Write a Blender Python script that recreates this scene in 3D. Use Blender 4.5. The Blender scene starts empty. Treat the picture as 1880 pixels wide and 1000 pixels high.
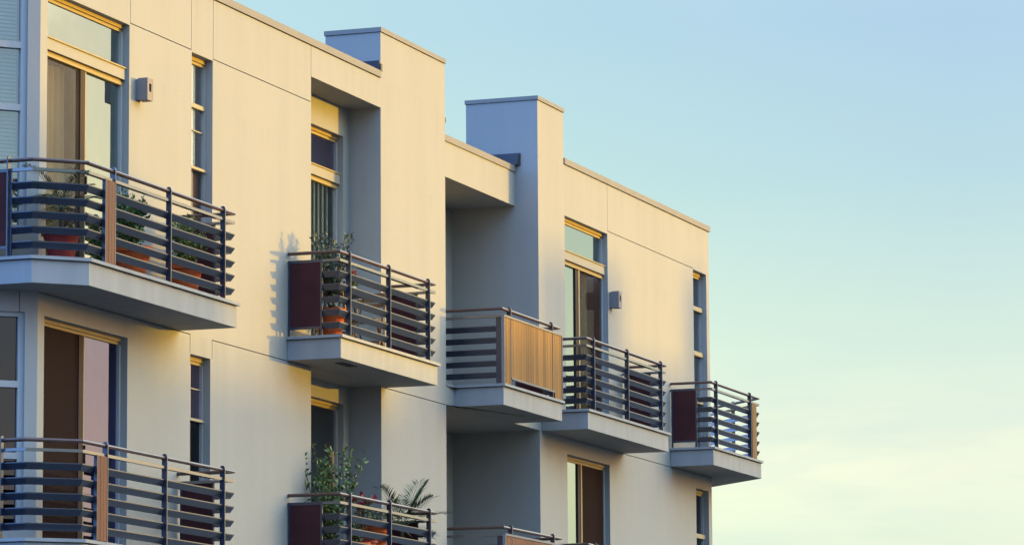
import bpy, bmesh, math, random
from mathutils import Vector, Matrix
random.seed(7)
S = bpy.context.scene
col = S.collection
R = math.radians

# ------------------------------------------------------------------ camera
# world: X runs along the facade (to the right), Y into the building, Z up
YAW, PIT, ROLL = R(19.7946), R(7.9970), R(-0.4018)
h = Vector((math.cos(YAW), math.sin(YAW), 0)); rr = Vector((math.sin(YAW), -math.cos(YAW), 0)); zz = Vector((0, 0, 1))
fw = math.cos(PIT)*h + math.sin(PIT)*zz
up0 = -math.sin(PIT)*h + math.cos(PIT)*zz
rt = math.cos(ROLL)*rr + math.sin(ROLL)*up0
up = -math.sin(ROLL)*rr + math.cos(ROLL)*up0
cd = bpy.data.cameras.new('camera'); cam = bpy.data.objects.new('camera', cd); col.objects.link(cam)
cd.sensor_width = 36.0; cd.lens = 7371.6/1880*36; cd.clip_start = 0.5; cd.clip_end = 3000
M = Matrix((rt, up, -fw)).transposed().to_4x4(); M.translation = Vector((-37.904, -18.9735, 1.6))
cam.matrix_world = M
S.camera = cam

# ------------------------------------------------------------------ light
SUN_AZ, SUN_EL = R(38), R(3.2)            # azimuth measured from the facade's normal towards +X
sdir = Vector((math.sin(SUN_AZ)*math.cos(SUN_EL), -math.cos(SUN_AZ)*math.cos(SUN_EL), math.sin(SUN_EL)))
sl = bpy.data.lights.new('sun', 'SUN'); sun = bpy.data.objects.new('sun', sl); col.objects.link(sun)
sl.energy = 3.7; sl.angle = R(0.5); sl.color = (1.0, 0.58, 0.0)
sun.rotation_euler = (-sdir).to_track_quat('-Z', 'Y').to_euler(); sun.location = (40, -50, 30)

W = bpy.data.worlds.new('World'); S.world = W; W.use_nodes = True
nt = W.node_tree; nt.nodes.clear()
def N(t, **k):
    n = nt.nodes.new(t)
    for a, b in k.items(): setattr(n, a, b)
    return n
L_ = nt.links.new
out = N('ShaderNodeOutputWorld')
tc = N('ShaderNodeTexCoord')
sep = N('ShaderNodeSeparateXYZ'); L_(tc.outputs['Generated'], sep.inputs[0])
# thin streaks of cloud bend the gradient a little
mp = N('ShaderNodeMapping'); mp.inputs['Scale'].default_value = (13, 13, 62); L_(tc.outputs['Generated'], mp.inputs[0])
cn = N('ShaderNodeTexNoise'); cn.inputs['Scale'].default_value = 1.0; cn.inputs['Detail'].default_value = 5; cn.inputs['Roughness'].default_value = 0.55
L_(mp.outputs[0], cn.inputs['Vector'])
def sky_ramp(stops):
    r_ = N('ShaderNodeValToRGB'); L_(sep.outputs['Z'], r_.inputs[0]); el = r_.color_ramp.elements
    el[0].position, el[0].color = stops[0][0], (*stops[0][1], 1)
    el[1].position, el[1].color = stops[-1][0], (*stops[-1][1], 1)
    for p, c in stops[1:-1]:
        e = el.new(p); e.color = (*c, 1)
    return r_
dot = N('ShaderNodeVectorMath', operation='DOT_PRODUCT'); L_(tc.outputs['Generated'], dot.inputs[0]); dot.inputs[1].default_value = sdir
ramp_near = sky_ramp([(p_, tuple(c_*(.68 if p_ < .3 else 1) for c_ in q_)) for p_, q_ in [(0.0, (.70, .72, .52)), (.05, (.70, .80, .62)), (.075, (.74, .86, .71)), (.09, (.83, .885, .715)), (.123, (.60, .775, .70)),
    (.163, (.43, .65, .735)), (.198, (.38, .585, .77)), (.27, (.33, .53, .74)), (.36, (.46, .76, 1.2)), (.55, (.74, 1.25, 2.0)), (1.0, (.62, 1.2, 2.5))]])
ramp_far = sky_ramp([(0.0, (.40, .86, 2.0)), (.2, (.60, 1.22, 2.75)), (.5, (.66, 1.28, 2.95)), (1.0, (.64, 1.2, 2.6))])
wm = N('ShaderNodeMapRange', interpolation_type='SMOOTHSTEP'); wm.inputs[1].default_value = -.40; wm.inputs[2].default_value = .22; L_(dot.outputs['Value'], wm.inputs[0])
azf = N('ShaderNodeMapRange'); azf.inputs[1].default_value = .25; azf.inputs[2].default_value = .42; L_(dot.outputs['Value'], azf.inputs[0])
azc = N('ShaderNodeMixRGB'); L_(azf.outputs[0], azc.inputs[0]); azc.inputs[1].default_value = (1.22, 1.20, 1.0, 1); azc.inputs[2].default_value = (.95, .95, .97, 1)
rn = N('ShaderNodeVectorMath', operation='MULTIPLY'); L_(ramp_near.outputs[0], rn.inputs[0]); L_(azc.outputs[0], rn.inputs[1])
ramp = N('ShaderNodeMixRGB'); L_(wm.outputs[0], ramp.inputs[0]); L_(ramp_far.outputs[0], ramp.inputs[1]); L_(rn.outputs[0], ramp.inputs[2])
# cloud mask: low in the sky
cm = N('ShaderNodeMapRange'); cm.inputs[1].default_value = .46; cm.inputs[2].default_value = .66; L_(cn.outputs['Fac'], cm.inputs[0])
lowm = N('ShaderNodeMapRange'); lowm.inputs[1].default_value = .15; lowm.inputs[2].default_value = .095; L_(sep.outputs['Z'], lowm.inputs[0])
cmm = N('ShaderNodeMath', operation='MULTIPLY'); L_(cm.outputs[0], cmm.inputs[0]); L_(lowm.outputs[0], cmm.inputs[1])
cms = N('ShaderNodeMath', operation='MULTIPLY'); L_(cmm.outputs[0], cms.inputs[0]); cms.inputs[1].default_value = .45
cmix = N('ShaderNodeMixRGB'); L_(cms.outputs[0], cmix.inputs[0]); L_(ramp.outputs[0], cmix.inputs[1]); cmix.inputs[2].default_value = (.35, .47, .47, 1)
# the glow of the low sun
dcl = N('ShaderNodeMath', operation='MAXIMUM'); L_(dot.outputs['Value'], dcl.inputs[0]); dcl.inputs[1].default_value = 0
dpw = N('ShaderNodeMath', operation='POWER'); L_(dcl.outputs[0], dpw.inputs[0]); dpw.inputs[1].default_value = 4.0
omz = N('ShaderNodeMath', operation='SUBTRACT'); omz.inputs[0].default_value = 1; L_(sep.outputs['Z'], omz.inputs[1])
ozp = N('ShaderNodeMath', operation='POWER'); L_(omz.outputs[0], ozp.inputs[0]); ozp.inputs[1].default_value = 1.3
gm = N('ShaderNodeMath', operation='MULTIPLY'); L_(dpw.outputs[0], gm.inputs[0]); L_(ozp.outputs[0], gm.inputs[1])
gs = N('ShaderNodeVectorMath', operation='SCALE')
gramp = sky_ramp([(0, (.05, .05, .03)), (.20, (.07, .07, .045)), (.33, (1.22, 1.28, .86)), (.7, (1.22, 1.40, 1.06))])
gcol = N('ShaderNodeMixRGB', blend_type='MULTIPLY'); gcol.inputs[0].default_value = 1; L_(gm.outputs[0], gcol.inputs[1]); L_(gramp.outputs[0], gcol.inputs[2])
addc = N('ShaderNodeMixRGB', blend_type='ADD'); addc.inputs[0].default_value = 1; L_(cmix.outputs[0], addc.inputs[1]); L_(gcol.outputs[0], gs.inputs[0]); gs.inputs['Scale'].default_value = 10.2; L_(gs.outputs[0], addc.inputs[2])
gdir = Vector((math.sin(SUN_AZ)*math.cos(R(8)), -math.cos(SUN_AZ)*math.cos(R(8)), math.sin(R(8))))
nd_ = N('ShaderNodeVectorMath', operation='DOT_PRODUCT'); L_(tc.outputs['Generated'], nd_.inputs[0]); nd_.inputs[1].default_value = gdir
nx_ = N('ShaderNodeMath', operation='MAXIMUM'); L_(nd_.outputs['Value'], nx_.inputs[0]); nx_.inputs[1].default_value = 0
np_ = N('ShaderNodeMath', operation='POWER'); L_(nx_.outputs[0], np_.inputs[0]); np_.inputs[1].default_value = 30
nz_ = N('ShaderNodeMath', operation='POWER'); L_(omz.outputs[0], nz_.inputs[0]); nz_.inputs[1].default_value = 3.5
nm_ = N('ShaderNodeMath', operation='MULTIPLY'); L_(np_.outputs[0], nm_.inputs[0]); L_(nz_.outputs[0], nm_.inputs[1])
nv_ = N('ShaderNodeVectorMath', operation='SCALE'); nv_.inputs[0].default_value = (25.0, 11.5, .6); L_(nm_.outputs[0], nv_.inputs['Scale'])
add2 = N('ShaderNodeMixRGB', blend_type='ADD'); add2.inputs[0].default_value = 1; L_(addc.outputs[0], add2.inputs[1]); L_(nv_.outputs[0], add2.inputs[2]); addc = add2
bg = N('ShaderNodeBackground'); L_(addc.outputs[0], bg.inputs[0]); bg.inputs[1].default_value = 1.0
sky = N('ShaderNodeTexSky', sky_type='NISHITA'); sky.sun_disc = False; sky.sun_elevation = SUN_EL
sky.sun_rotation = math.atan2(sdir.x, sdir.y); sky.air_density = 1.0; sky.dust_density = 1.0
bg2 = N('ShaderNodeBackground'); L_(sky.outputs[0], bg2.inputs[0]); bg2.inputs[1].default_value = 0.03
ads = N('ShaderNodeAddShader'); L_(bg.outputs[0], ads.inputs[0]); L_(bg2.outputs[0], ads.inputs[1]); L_(ads.outputs[0], out.inputs[0])

S.view_settings.view_transform = 'Standard'; S.view_settings.look = 'None'
S.view_settings.exposure = 0.55; S.view_settings.gamma = 1.0

# ------------------------------------------------------------------ materials
KA = .68
def mat(name, color, rough=.7, var=0.0, vscale=2.0, bump=0.0, bscale=60, spec=.5, metal=0, ior=1.5, stretch=(1, 1, 1), color2=None, trans=0):
    color = tuple(c*KA for c in color); color2 = tuple(c*KA for c in color2) if color2 else None
    m = bpy.data.materials.new(name); m.use_nodes = True; t = m.node_tree; b = t.nodes['Principled BSDF']
    b.inputs['Base Color'].default_value = (*color, 1); b.inputs['Roughness'].default_value = rough
    b.inputs['Specular IOR Level'].default_value = spec; b.inputs['Metallic'].default_value = metal; b.inputs['IOR'].default_value = ior
    if trans: b.inputs['Transmission Weight'].default_value = trans
    tcn = t.nodes.new('ShaderNodeTexCoord'); mpn = t.nodes.new('ShaderNodeMapping'); mpn.inputs['Scale'].default_value = stretch
    t.links.new(tcn.outputs['Object'], mpn.inputs[0])
    if var or color2:
        nz = t.nodes.new('ShaderNodeTexNoise'); nz.inputs['Scale'].default_value = vscale; nz.inputs['Detail'].default_value = 6
        t.links.new(mpn.outputs[0], nz.inputs['Vector'])
        rp = t.nodes.new('ShaderNodeValToRGB'); rp.color_ramp.elements[0].position = .3; rp.color_ramp.elements[1].position = .7
        c2 = color2 or tuple(c*(1-var) for c in color)
        rp.color_ramp.elements[0].color = (*c2, 1); rp.color_ramp.elements[1].color = (*color, 1)
        t.links.new(nz.outputs['Fac'], rp.inputs[0]); t.links.new(rp.outputs[0], b.inputs['Base Color'])
    if bump:
        n2 = t.nodes.new('ShaderNodeTexNoise'); n2.inputs['Scale'].default_value = bscale; n2.inputs['Detail'].default_value = 4
        t.links.new(mpn.outputs[0], n2.inputs['Vector'])
        bn = t.nodes.new('ShaderNodeBump'); bn.inputs['Strength'].default_value = bump; bn.inputs['Distance'].default_value = .02
        t.links.new(n2.outputs['Fac'], bn.inputs['Height']); t.links.new(bn.outputs[0], b.inputs['Normal'])
    return m

def stucco_mat(name, color):
    m = mat(name, color, rough=.88, bump=.12, bscale=28, spec=.25)
    t = m.node_tree; b = t.nodes['Principled BSDF']
    tcn = t.nodes.new('ShaderNodeTexCoord')
    n1 = t.nodes.new('ShaderNodeTexNoise'); n1.inputs['Scale'].default_value = .55; n1.inputs['Detail'].default_value = 7; n1.inputs['Roughness'].default_value = .62
    t.links.new(tcn.outputs['Object'], n1.inputs['Vector'])
    mp2 = t.nodes.new('ShaderNodeMapping'); mp2.inputs['Scale'].default_value = (2.5, 2.5, .22); t.links.new(tcn.outputs['Object'], mp2.inputs[0])
    n2 = t.nodes.new('ShaderNodeTexNoise'); n2.inputs['Scale'].default_value = 1.0; n2.inputs['Detail'].default_value = 5; t.links.new(mp2.outputs[0], n2.inputs['Vector'])
    ad = t.nodes.new('ShaderNodeMath'); ad.operation = 'ADD'; t.links.new(n1.outputs['Fac'], ad.inputs[0]); t.links.new(n2.outputs['Fac'], ad.inputs[1])
    rp = t.nodes.new('ShaderNodeValToRGB'); rp.color_ramp.elements[0].position = .36; rp.color_ramp.elements[1].position = .58
    hl = t.nodes.new('ShaderNodeMath'); hl.operation = 'MULTIPLY'; hl.inputs[1].default_value = .5; t.links.new(ad.outputs[0], hl.inputs[0])
    rp.color_ramp.elements[0].color = (*[c*KA*.94 for c in color], 1); rp.color_ramp.elements[1].color = (*[c*KA for c in color], 1)
    t.links.new(hl.outputs[0], rp.inputs[0])
    sp = t.nodes.new('ShaderNodeSeparateXYZ'); t.links.new(tcn.outputs['Object'], sp.inputs[0])
    mp3 = t.nodes.new('ShaderNodeMapping'); mp3.inputs['Scale'].default_value = (7, 7, .5); t.links.new(tcn.outputs['Object'], mp3.inputs[0])
    n3 = t.nodes.new('ShaderNodeTexNoise'); n3.inputs['Scale'].default_value = 1; n3.inputs['Detail'].default_value = 4; t.links.new(mp3.outputs[0], n3.inputs['Vector'])
    st = t.nodes.new('ShaderNodeMapRange'); st.inputs[1].default_value = .50; st.inputs[2].default_value = .74; t.links.new(n3.outputs['Fac'], st.inputs[0])
    last = None
    for ztop, ln in ((11.37, .9), (7.34, .7), (10.1, .35)):
        r1 = t.nodes.new('ShaderNodeMapRange'); r1.inputs[1].default_value = ztop-ln; r1.inputs[2].default_value = ztop; t.links.new(sp.outputs['Z'], r1.inputs[0])
        c1 = t.nodes.new('ShaderNodeMath'); c1.operation = 'LESS_THAN'; c1.inputs[1].default_value = ztop; t.links.new(sp.outputs['Z'], c1.inputs[0])
        m1 = t.nodes.new('ShaderNodeMath'); m1.operation = 'MULTIPLY'; t.links.new(r1.outputs[0], m1.inputs[0]); t.links.new(c1.outputs[0], m1.inputs[1])
        if last:
            a1 = t.nodes.new('ShaderNodeMath'); a1.operation = 'MAXIMUM'; t.links.new(last.outputs[0], a1.inputs[0]); t.links.new(m1.outputs[0], a1.inputs[1]); last = a1
        else: last = m1
    mm = t.nodes.new('ShaderNodeMath'); mm.operation = 'MULTIPLY'; t.links.new(last.outputs[0], mm.inputs[0]); t.links.new(st.outputs[0], mm.inputs[1])
    m5 = t.nodes.new('ShaderNodeMath'); m5.operation = 'MULTIPLY'; m5.inputs[1].default_value = .22; t.links.new(mm.outputs[0], m5.inputs[0])
    mx = t.nodes.new('ShaderNodeMixRGB'); t.links.new(m5.outputs[0], mx.inputs[0]); t.links.new(rp.outputs[0], mx.inputs[1]); mx.inputs[2].default_value = (*[c*KA*.66 for c in color], 1)
    t.links.new(mx.outputs[0], b.inputs['Base Color'])
    return m

def glass_mat(name, base, tint, gain=1.0, rcol=(.97, .97, .97)):
    m = bpy.data.materials.new(name); m.use_nodes = True; t = m.node_tree; t.nodes.clear()
    o = t.nodes.new('ShaderNodeOutputMaterial'); mx = t.nodes.new('ShaderNodeMixShader')
    tr = t.nodes.new('ShaderNodeBsdfTransparent'); tr.inputs[0].default_value = (*tint, 1)
    gl = t.nodes.new('ShaderNodeBsdfGlossy'); gl.inputs['Roughness'].default_value = .015; gl.inputs[0].default_value = (*rcol, 1)
    fr = t.nodes.new('ShaderNodeFresnel'); fr.inputs['IOR'].default_value = 1.5
    ma = t.nodes.new('ShaderNodeMath'); ma.operation = 'MULTIPLY_ADD'; ma.inputs[1].default_value = gain; ma.inputs[2].default_value = base; ma.use_clamp = True
    # panes are never quite flat: a slow ripple in the reflection
    tcn = t.nodes.new('ShaderNodeTexCoord'); nz = t.nodes.new('ShaderNodeTexNoise'); nz.inputs['Scale'].default_value = 1.3
    t.links.new(tcn.outputs['Object'], nz.inputs['Vector'])
    bn = t.nodes.new('ShaderNodeBump'); bn.inputs['Strength'].default_value = .08; bn.inputs['Distance'].default_value = .03
    t.links.new(nz.outputs['Fac'], bn.inputs['Height']); t.links.new(bn.outputs[0], gl.inputs['Normal'])
    t.links.new(fr.outputs[0], ma.inputs[0])
    ge = t.nodes.new('ShaderNodeNewGeometry'); fa = t.nodes.new('ShaderNodeMath'); fa.operation = 'SUBTRACT'; fa.inputs[0].default_value = 1; t.links.new(ge.outputs['Backfacing'], fa.inputs[1])
    fm = t.nodes.new('ShaderNodeMath'); fm.operation = 'MULTIPLY'; t.links.new(ma.outputs[0], fm.inputs[0]); t.links.new(fa.outputs[0], fm.inputs[1]); t.links.new(fm.outputs[0], mx.inputs[0])
    t.links.new(tr.outputs[0], mx.inputs[1]); t.links.new(gl.outputs[0], mx.inputs[2]); t.links.new(mx.outputs[0], o.inputs[0])
    return m

def mesh_mat(name, color, keep):            # insect screen: fine dark mesh, partly see-through
    m = bpy.data.materials.new(name); m.use_nodes = True; t = m.node_tree; b = t.nodes['Principled BSDF']
    b.inputs['Base Color'].default_value = (*color, 1); b.inputs['Roughness'].default_value = .8; b.inputs['Specular IOR Level'].default_value = 0
    o = t.nodes['Material Output']; mx = t.nodes.new('ShaderNodeMixShader'); tr = t.nodes.new('ShaderNodeBsdfTransparent')
    wv = t.nodes.new('ShaderNodeTexNoise'); wv.inputs['Scale'].default_value = 3
    mr = t.nodes.new('ShaderNodeMapRange'); mr.inputs[3].default_value = keep-.08; mr.inputs[4].default_value = keep+.08
    t.links.new(wv.outputs['Fac'], mr.inputs[0]); t.links.new(mr.outputs[0], mx.inputs[0])
    t.links.new(b.outputs[0], mx.inputs[1]); t.links.new(tr.outputs[0], mx.inputs[2]); t.links.new(mx.outputs[0], o.inputs[0])
    return m

def wood_mat(name, c1, c2, plank):
    m = bpy.data.materials.new(name); m.use_nodes = True; t = m.node_tree; b = t.nodes['Principled BSDF']; b.inputs['Roughness'].default_value = .6; b.inputs['Specular IOR Level'].default_value = .2
    tcn = t.nodes.new('ShaderNodeTexCoord'); mp1 = t.nodes.new('ShaderNodeMapping'); mp1.inputs['Scale'].default_value = (30, 30, 1.6)
    t.links.new(tcn.outputs['Object'], mp1.inputs[0])
    nz = t.nodes.new('ShaderNodeTexNoise'); nz.inputs['Scale'].default_value = 1; nz.inputs['Detail'].default_value = 5; t.links.new(mp1.outputs[0], nz.inputs['Vector'])
    sp = t.nodes.new('ShaderNodeSeparateXYZ'); t.links.new(tcn.outputs['Object'], sp.inputs[0])
    dv = t.nodes.new('ShaderNodeMath'); dv.operation = 'DIVIDE'; dv.inputs[1].default_value = plank; t.links.new(sp.outputs['X'], dv.inputs[0])
    fl = t.nodes.new('ShaderNodeMath'); fl.operation = 'FLOOR'; t.links.new(dv.outputs[0], fl.inputs[0])
    wn = t.nodes.new('ShaderNodeTexWhiteNoise'); wn.noise_dimensions = '1D'; t.links.new(fl.outputs[0], wn.inputs['W'])
    ad = t.nodes.new('ShaderNodeMath'); ad.operation = 'MULTIPLY_ADD'; ad.inputs[1].default_value = .55; t.links.new(wn.outputs['Value'], ad.inputs[0])
    sc = t.nodes.new('ShaderNodeMath'); sc.operation = 'MULTIPLY'; sc.inputs[1].default_value = .6; t.links.new(nz.outputs['Fac'], sc.inputs[0]); t.links.new(sc.outputs[0], ad.inputs[2])
    rp = t.nodes.new('ShaderNodeValToRGB'); rp.color_ramp.elements[0].position = .15; rp.color_ramp.elements[1].position = .85
    rp.color_ramp.elements[0].color = (*c2, 1); rp.color_ramp.elements[1].color = (*c1, 1)
    t.links.new(ad.outputs[0], rp.inputs[0]); t.links.new(rp.outputs[0], b.inputs['Base Color'])
    return m

def leaf_mat(name, c1, c2):
    m = bpy.data.materials.new(name); m.use_nodes = True; t = m.node_tree; b = t.nodes['Principled BSDF']
    b.inputs['Roughness'].default_value = .5; b.inputs['Specular IOR Level'].default_value = .4
    g = t.nodes.new('ShaderNodeNewGeometry'); rp = t.nodes.new('ShaderNodeValToRGB')
    rp.color_ramp.elements[0].color = (*c2, 1); rp.color_ramp.elements[1].color = (*c1, 1)
    t.links.new(g.outputs['Random Per Island'], rp.inputs[0]); t.links.new(rp.outputs[0], b.inputs['Base Color'])
    return m

STUCCO = stucco_mat('warm white stucco', (.385, .375, .343))
CONC = mat('painted concrete', (.37, .37, .355), .8, var=.16, vscale=3.0, bump=.08, bscale=40, spec=.3, stretch=(1.6, 1.6, .35))
COPING = mat('coping metal', (.30, .28, .255), .75, spec=.1, var=.1, vscale=3)
MEMBRANE = mat('dark roof membrane', (.035, .037, .05), .7, var=.3, vscale=5)
STEEL = mat('charcoal steel paint', (.022, .031, .055), .24, var=.15, vscale=6, ior=1.65)
STEELTOP = mat('top rail paint', (.06, .066, .075), .2, var=.1, vscale=6, ior=2.1)
RAILWOOD = mat('brown handrail', (.14, .07, .05), .35, color2=(.09, .045, .035), vscale=8, stretch=(1, 1, 12))
PANEL = mat('dark red-brown panel', (.092, .029, .027), .75, spec=.08, color2=(.066, .021, .022), vscale=3)
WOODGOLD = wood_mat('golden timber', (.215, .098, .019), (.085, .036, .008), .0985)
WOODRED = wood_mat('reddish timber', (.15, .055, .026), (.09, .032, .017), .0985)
FRAMESUN = mat('window frame with painted sun gold', (.42, .31, .135), .6, var=.06, spec=.15)  # low sun's gold painted into heads and door stiles; jambs stay white
CREAM = mat('cream cladding band', (.37, .345, .29), .7, var=.06, spec=.2)
BARM = mat('cream glazing bar', (.42, .36, .235), .6, var=.06, spec=.15)
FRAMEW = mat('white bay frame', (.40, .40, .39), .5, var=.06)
FRAMEDK = mat('bronze door frame', (.045, .026, .024), .7, var=.2, spec=.15)
GLASS = glass_mat('clear reflective glass', 0.36, (.50, .54, .50), 0.5, (.88, .98, .90))
GLASSMV = glass_mat('glass with painted mauve sky reflection', .18, (.16, .13, .16), .5, (.62, .58, .98))  # lilac of the reflected low sky painted into the gloss colour
GLASSHIMV = glass_mat('mirror glass with painted mauve reflection', .36, (.3, .26, .3), .5, (.95, .78, .95))  # mauve of the reflection put into the gloss colour here too
GLASSHI = glass_mat('mirror coated glass', 0.34, (.84, .86, .86), 0.5)
GLASSDK = glass_mat('dim tinted glass', 0.07, (.10, .075, .085), 0.2)
GLASSMID = glass_mat('half reflective glass', 0.12, (.82, .82, .78), 0.5)
GLASSBAY = glass_mat('sky reflecting bay glass', 0.36, (.7, .74, .74), 0.5)
GLASSBAYDK = glass_mat('dim bay glass', 0.07, (.14, .11, .13), 0.3, (.95, .82, 1.0))
GLASSHI2 = glass_mat('grey mirror glass', .30, (.3, .3, .3), .4)
GLASSCL = glass_mat('clear door glass', 0.14, (.92, .94, .93), 0.4)
SCREEN = mesh_mat('insect screen', (.06, .046, .038), .80)
SCREENMID = mesh_mat('brown insect screen', (.035, .022, .018), .62)
SCREENDK = mesh_mat('dark insect screen', (.03, .018, .016), .42)
ROOMW = mat('room wall paint', (.20, .17, .14), .9, var=.1)
CURT = mat('beige curtain', (.80, .66, .38), .9, var=.15, vscale=3)
CURTW = mat('sheer white curtain', (.2, .21, .18), .9, var=.2, vscale=3)
BLIND = mat('pale blind', (.78, .86, .88), .7, var=.08)
BLINDBR = mat('brown roller blind', (.22, .10, .035), .8, var=.25, vscale=4)
VBLIND = mat('vertical blind fabric', (.90, 1.05, 1.0), .8, var=.2, vscale=4)
TERRA = mat('terracotta', (.62, .115, .026), .85, spec=.15, var=.25, vscale=7)
TERRADK = mat('dark red glaze', (.30, .03, .022), .6, spec=.25, var=.2, vscale=6)
SOIL = mat('soil', (.05, .035, .025), .95, var=.4, vscale=20)
LEAF = leaf_mat('bush leaves', (.11, .165, .03), (.022, .048, .014))
LEAFY = leaf_mat('yellow green leaves', (.21, .23, .045), (.05, .085, .02))
LEAFOL = leaf_mat('olive leaves', (.09, .11, .055), (.035, .05, .03))
PALM = leaf_mat('palm leaves', (.06, .11, .035), (.02, .045, .02))
TREEL = leaf_mat('tree leaves', (.07, .10, .03), (.025, .045, .015))
BARK = mat('bark', (.10, .065, .04), .9, var=.4, vscale=12)
CANE = mat('orange cane', (.45, .20, .05), .7, var=.3, vscale=9)
PETAL = mat('red petals', (.55, .02, .05), .6, var=.3, vscale=30)
PETALOR = mat('orange petals', (.65, .10, .03), .6, var=.3, vscale=30)
TEAK = mat('oiled teak', (.26, .12, .05), .5, color2=(.16, .07, .03), vscale=10)
BLKMETAL = mat('black iron', (.02, .02, .024), .4, var=.2)
LAMPM = mat('taupe lamp housing', (.30, .26, .235), .7, spec=.15, var=.08)
DARK = mat('dark recess', (.012, .012, .014), .6, var=.1)
CERAM = mat('white ceramic', (.7, .66, .5), .3, var=.05)
ASPHALT = mat('asphalt', (.05, .05, .052), .9, var=.3, vscale=2, bump=.2, bscale=30)
GRASS = mat('verge ground', (.035, .04, .025), .95, var=.5, vscale=.4)
PAVE = mat('pavement slabs', (.13, .13, .13), .9, var=.2, vscale=3)
BRICK = mat('painted brick', (.30, .22, .17), .9, var=.25, vscale=2)
ROOFT = mat('roof felt', (.10, .09, .09), .9, var=.3)
MARK = mat('road paint', (.75, .75, .72), .7, var=.1)

# ------------------------------------------------------------------ mesh helpers (t, n, z): n is out of the facade
ORG = {}
class MB:
    def __init__(s): s.v = []; s.f = []
    def add(s, pts, faces):
        b = len(s.v); s.v += [tuple(p) for p in pts]; s.f += [tuple(i+b for i in q) for q in faces]
    def quad(s, a, b, c, d): s.add([a, b, c, d], [(0, 1, 2, 3)])
    def box(s, t0, t1, n0, n1, z0, z1):
        s.prism([(t0, n0), (t1, n0), (t1, n1), (t0, n1)], z0, z1)
    def prism(s, poly, z0, z1):
        k = len(poly)
        s.add([(p[0], p[1], z0) for p in poly]+[(p[0], p[1], z1) for p in poly],
              [tuple(range(k)), tuple(range(k, 2*k))]+[(i, (i+1) % k, k+(i+1) % k, k+i) for i in range(k)])
    def bar(s, a, b, w, d=None, side=Vector((0, 0, 1))):
        a = Vector(a); b = Vector(b); d = d or w; ax = (b-a).normalized()
        sd = side if abs(ax.dot(side)) < .95 else Vector((1, 0, 0))
        u = ax.cross(sd).normalized()*w/2; v = ax.cross(u).normalized()*d/2
        c = [u+v, u-v, -u-v, -u+v]
        s.add([a+q for q in c]+[b+q for q in c], [(0, 1, 2, 3), (4, 5, 6, 7)]+[(i, (i+1) % 4, 4+(i+1) % 4, 4+i) for i in range(4)])
    def tube(s, pts, r, k=6):
        pts = [Vector(p) for p in pts]; rs = r if isinstance(r, (list, tuple)) else [r]*len(pts); ring = []
        for i, p in enumerate(pts):
            d = (pts[min(i+1, len(pts)-1)]-pts[max(i-1, 0)]).normalized()
            u = d.orthogonal().normalized(); v = d.cross(u)
            ring += [p+(u*math.cos(2*math.pi*j/k)+v*math.sin(2*math.pi*j/k))*rs[i] for j in range(k)]
        fs = [(i*k+j, i*k+(j+1) % k, (i+1)*k+(j+1) % k, (i+1)*k+j) for i in range(len(pts)-1) for j in range(k)]
        s.add(ring, fs+[tuple(range(k)), tuple(range(len(ring)-k, len(ring)))])
    def lathe(s, c, prof, k=20):
        P = []
        for r, z in prof: P += [(c[0]+r*math.cos(2*math.pi*j/k), c[1]+r*math.sin(2*math.pi*j/k), c[2]+z) for j in range(k)]
        s.add(P, [(i*k+j, i*k+(j+1) % k, (i+1)*k+(j+1) % k, (i+1)*k+j) for i in range(len(prof)-1) for j in range(k)]+[tuple(range(k)), tuple(range(len(P)-k, len(P)))])
    def sweep(s, path, sec):
        # path: (t, n) polyline, inside on its right; sec: (inward offset, z)
        k = len(sec); rings = [offset(path, o) for o, z in sec]
        P = [(rings[j][i][0], rings[j][i][1], sec[j][1]) for i in range(len(path)) for j in range(k)]
        m = len(path)
        s.add(P, [(i*k+j, i*k+(j+1) % k, (i+1)*k+(j+1) % k, (i+1)*k+j) for i in range(m-1) for j in range(k)]+[tuple(range(k)), tuple(range((m-1)*k, m*k))])
    def build(s, name, m, parent=None, smooth=False, org=None):
        if org is None:
            xs = [p[0] for p in s.v]; ys = [p[1] for p in s.v]; zs = [p[2] for p in s.v]
            org = ((min(xs)+max(xs))/2, (min(ys)+max(ys))/2, min(zs))
        me = bpy.data.meshes.new(name)
        me.from_pydata([(p[0]-org[0], -(p[1]-org[1]), p[2]-org[2]) for p in s.v], [], s.f)
        bm_ = bmesh.new(); bm_.from_mesh(me); bmesh.ops.recalc_face_normals(bm_, faces=bm_.faces); bm_.to_mesh(me); bm_.free()
        for mm in (m if isinstance(m, list) else [m]): me.materials.append(mm)
        if smooth:
            for p in me.polygons: p.use_smooth = True
        o = bpy.data.objects.new(name, me); col.objects.link(o)
        po = (0, 0, 0)
        if parent: o.parent = parent; po = ORG[parent.name]
        o.location = (org[0]-po[0], -(org[1]-po[1]), org[2]-po[2]); ORG[o.name] = org
        return o

def offset(path, d):
    out = []
    m = len(path)
    for i in range(m):
        ns = []
        if i > 0:
            a, b = path[i-1], path[i]; l = math.hypot(b[0]-a[0], b[1]-a[1]); ns.append(((b[1]-a[1])/l, -(b[0]-a[0])/l))
        if i < m-1:
            a, b = path[i], path[i+1]; l = math.hypot(b[0]-a[0], b[1]-a[1]); ns.append(((b[1]-a[1])/l, -(b[0]-a[0])/l))
        if len(ns) == 1: nx, ny = ns[0]
        else:
            nx, ny = ns[0][0]+ns[1][0], ns[0][1]+ns[1][1]; q = (nx*ns[0][0]+ny*ns[0][1]); nx /= q; ny /= q
        out.append((path[i][0]+nx*d, path[i][1]+ny*d))
    return out

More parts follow.
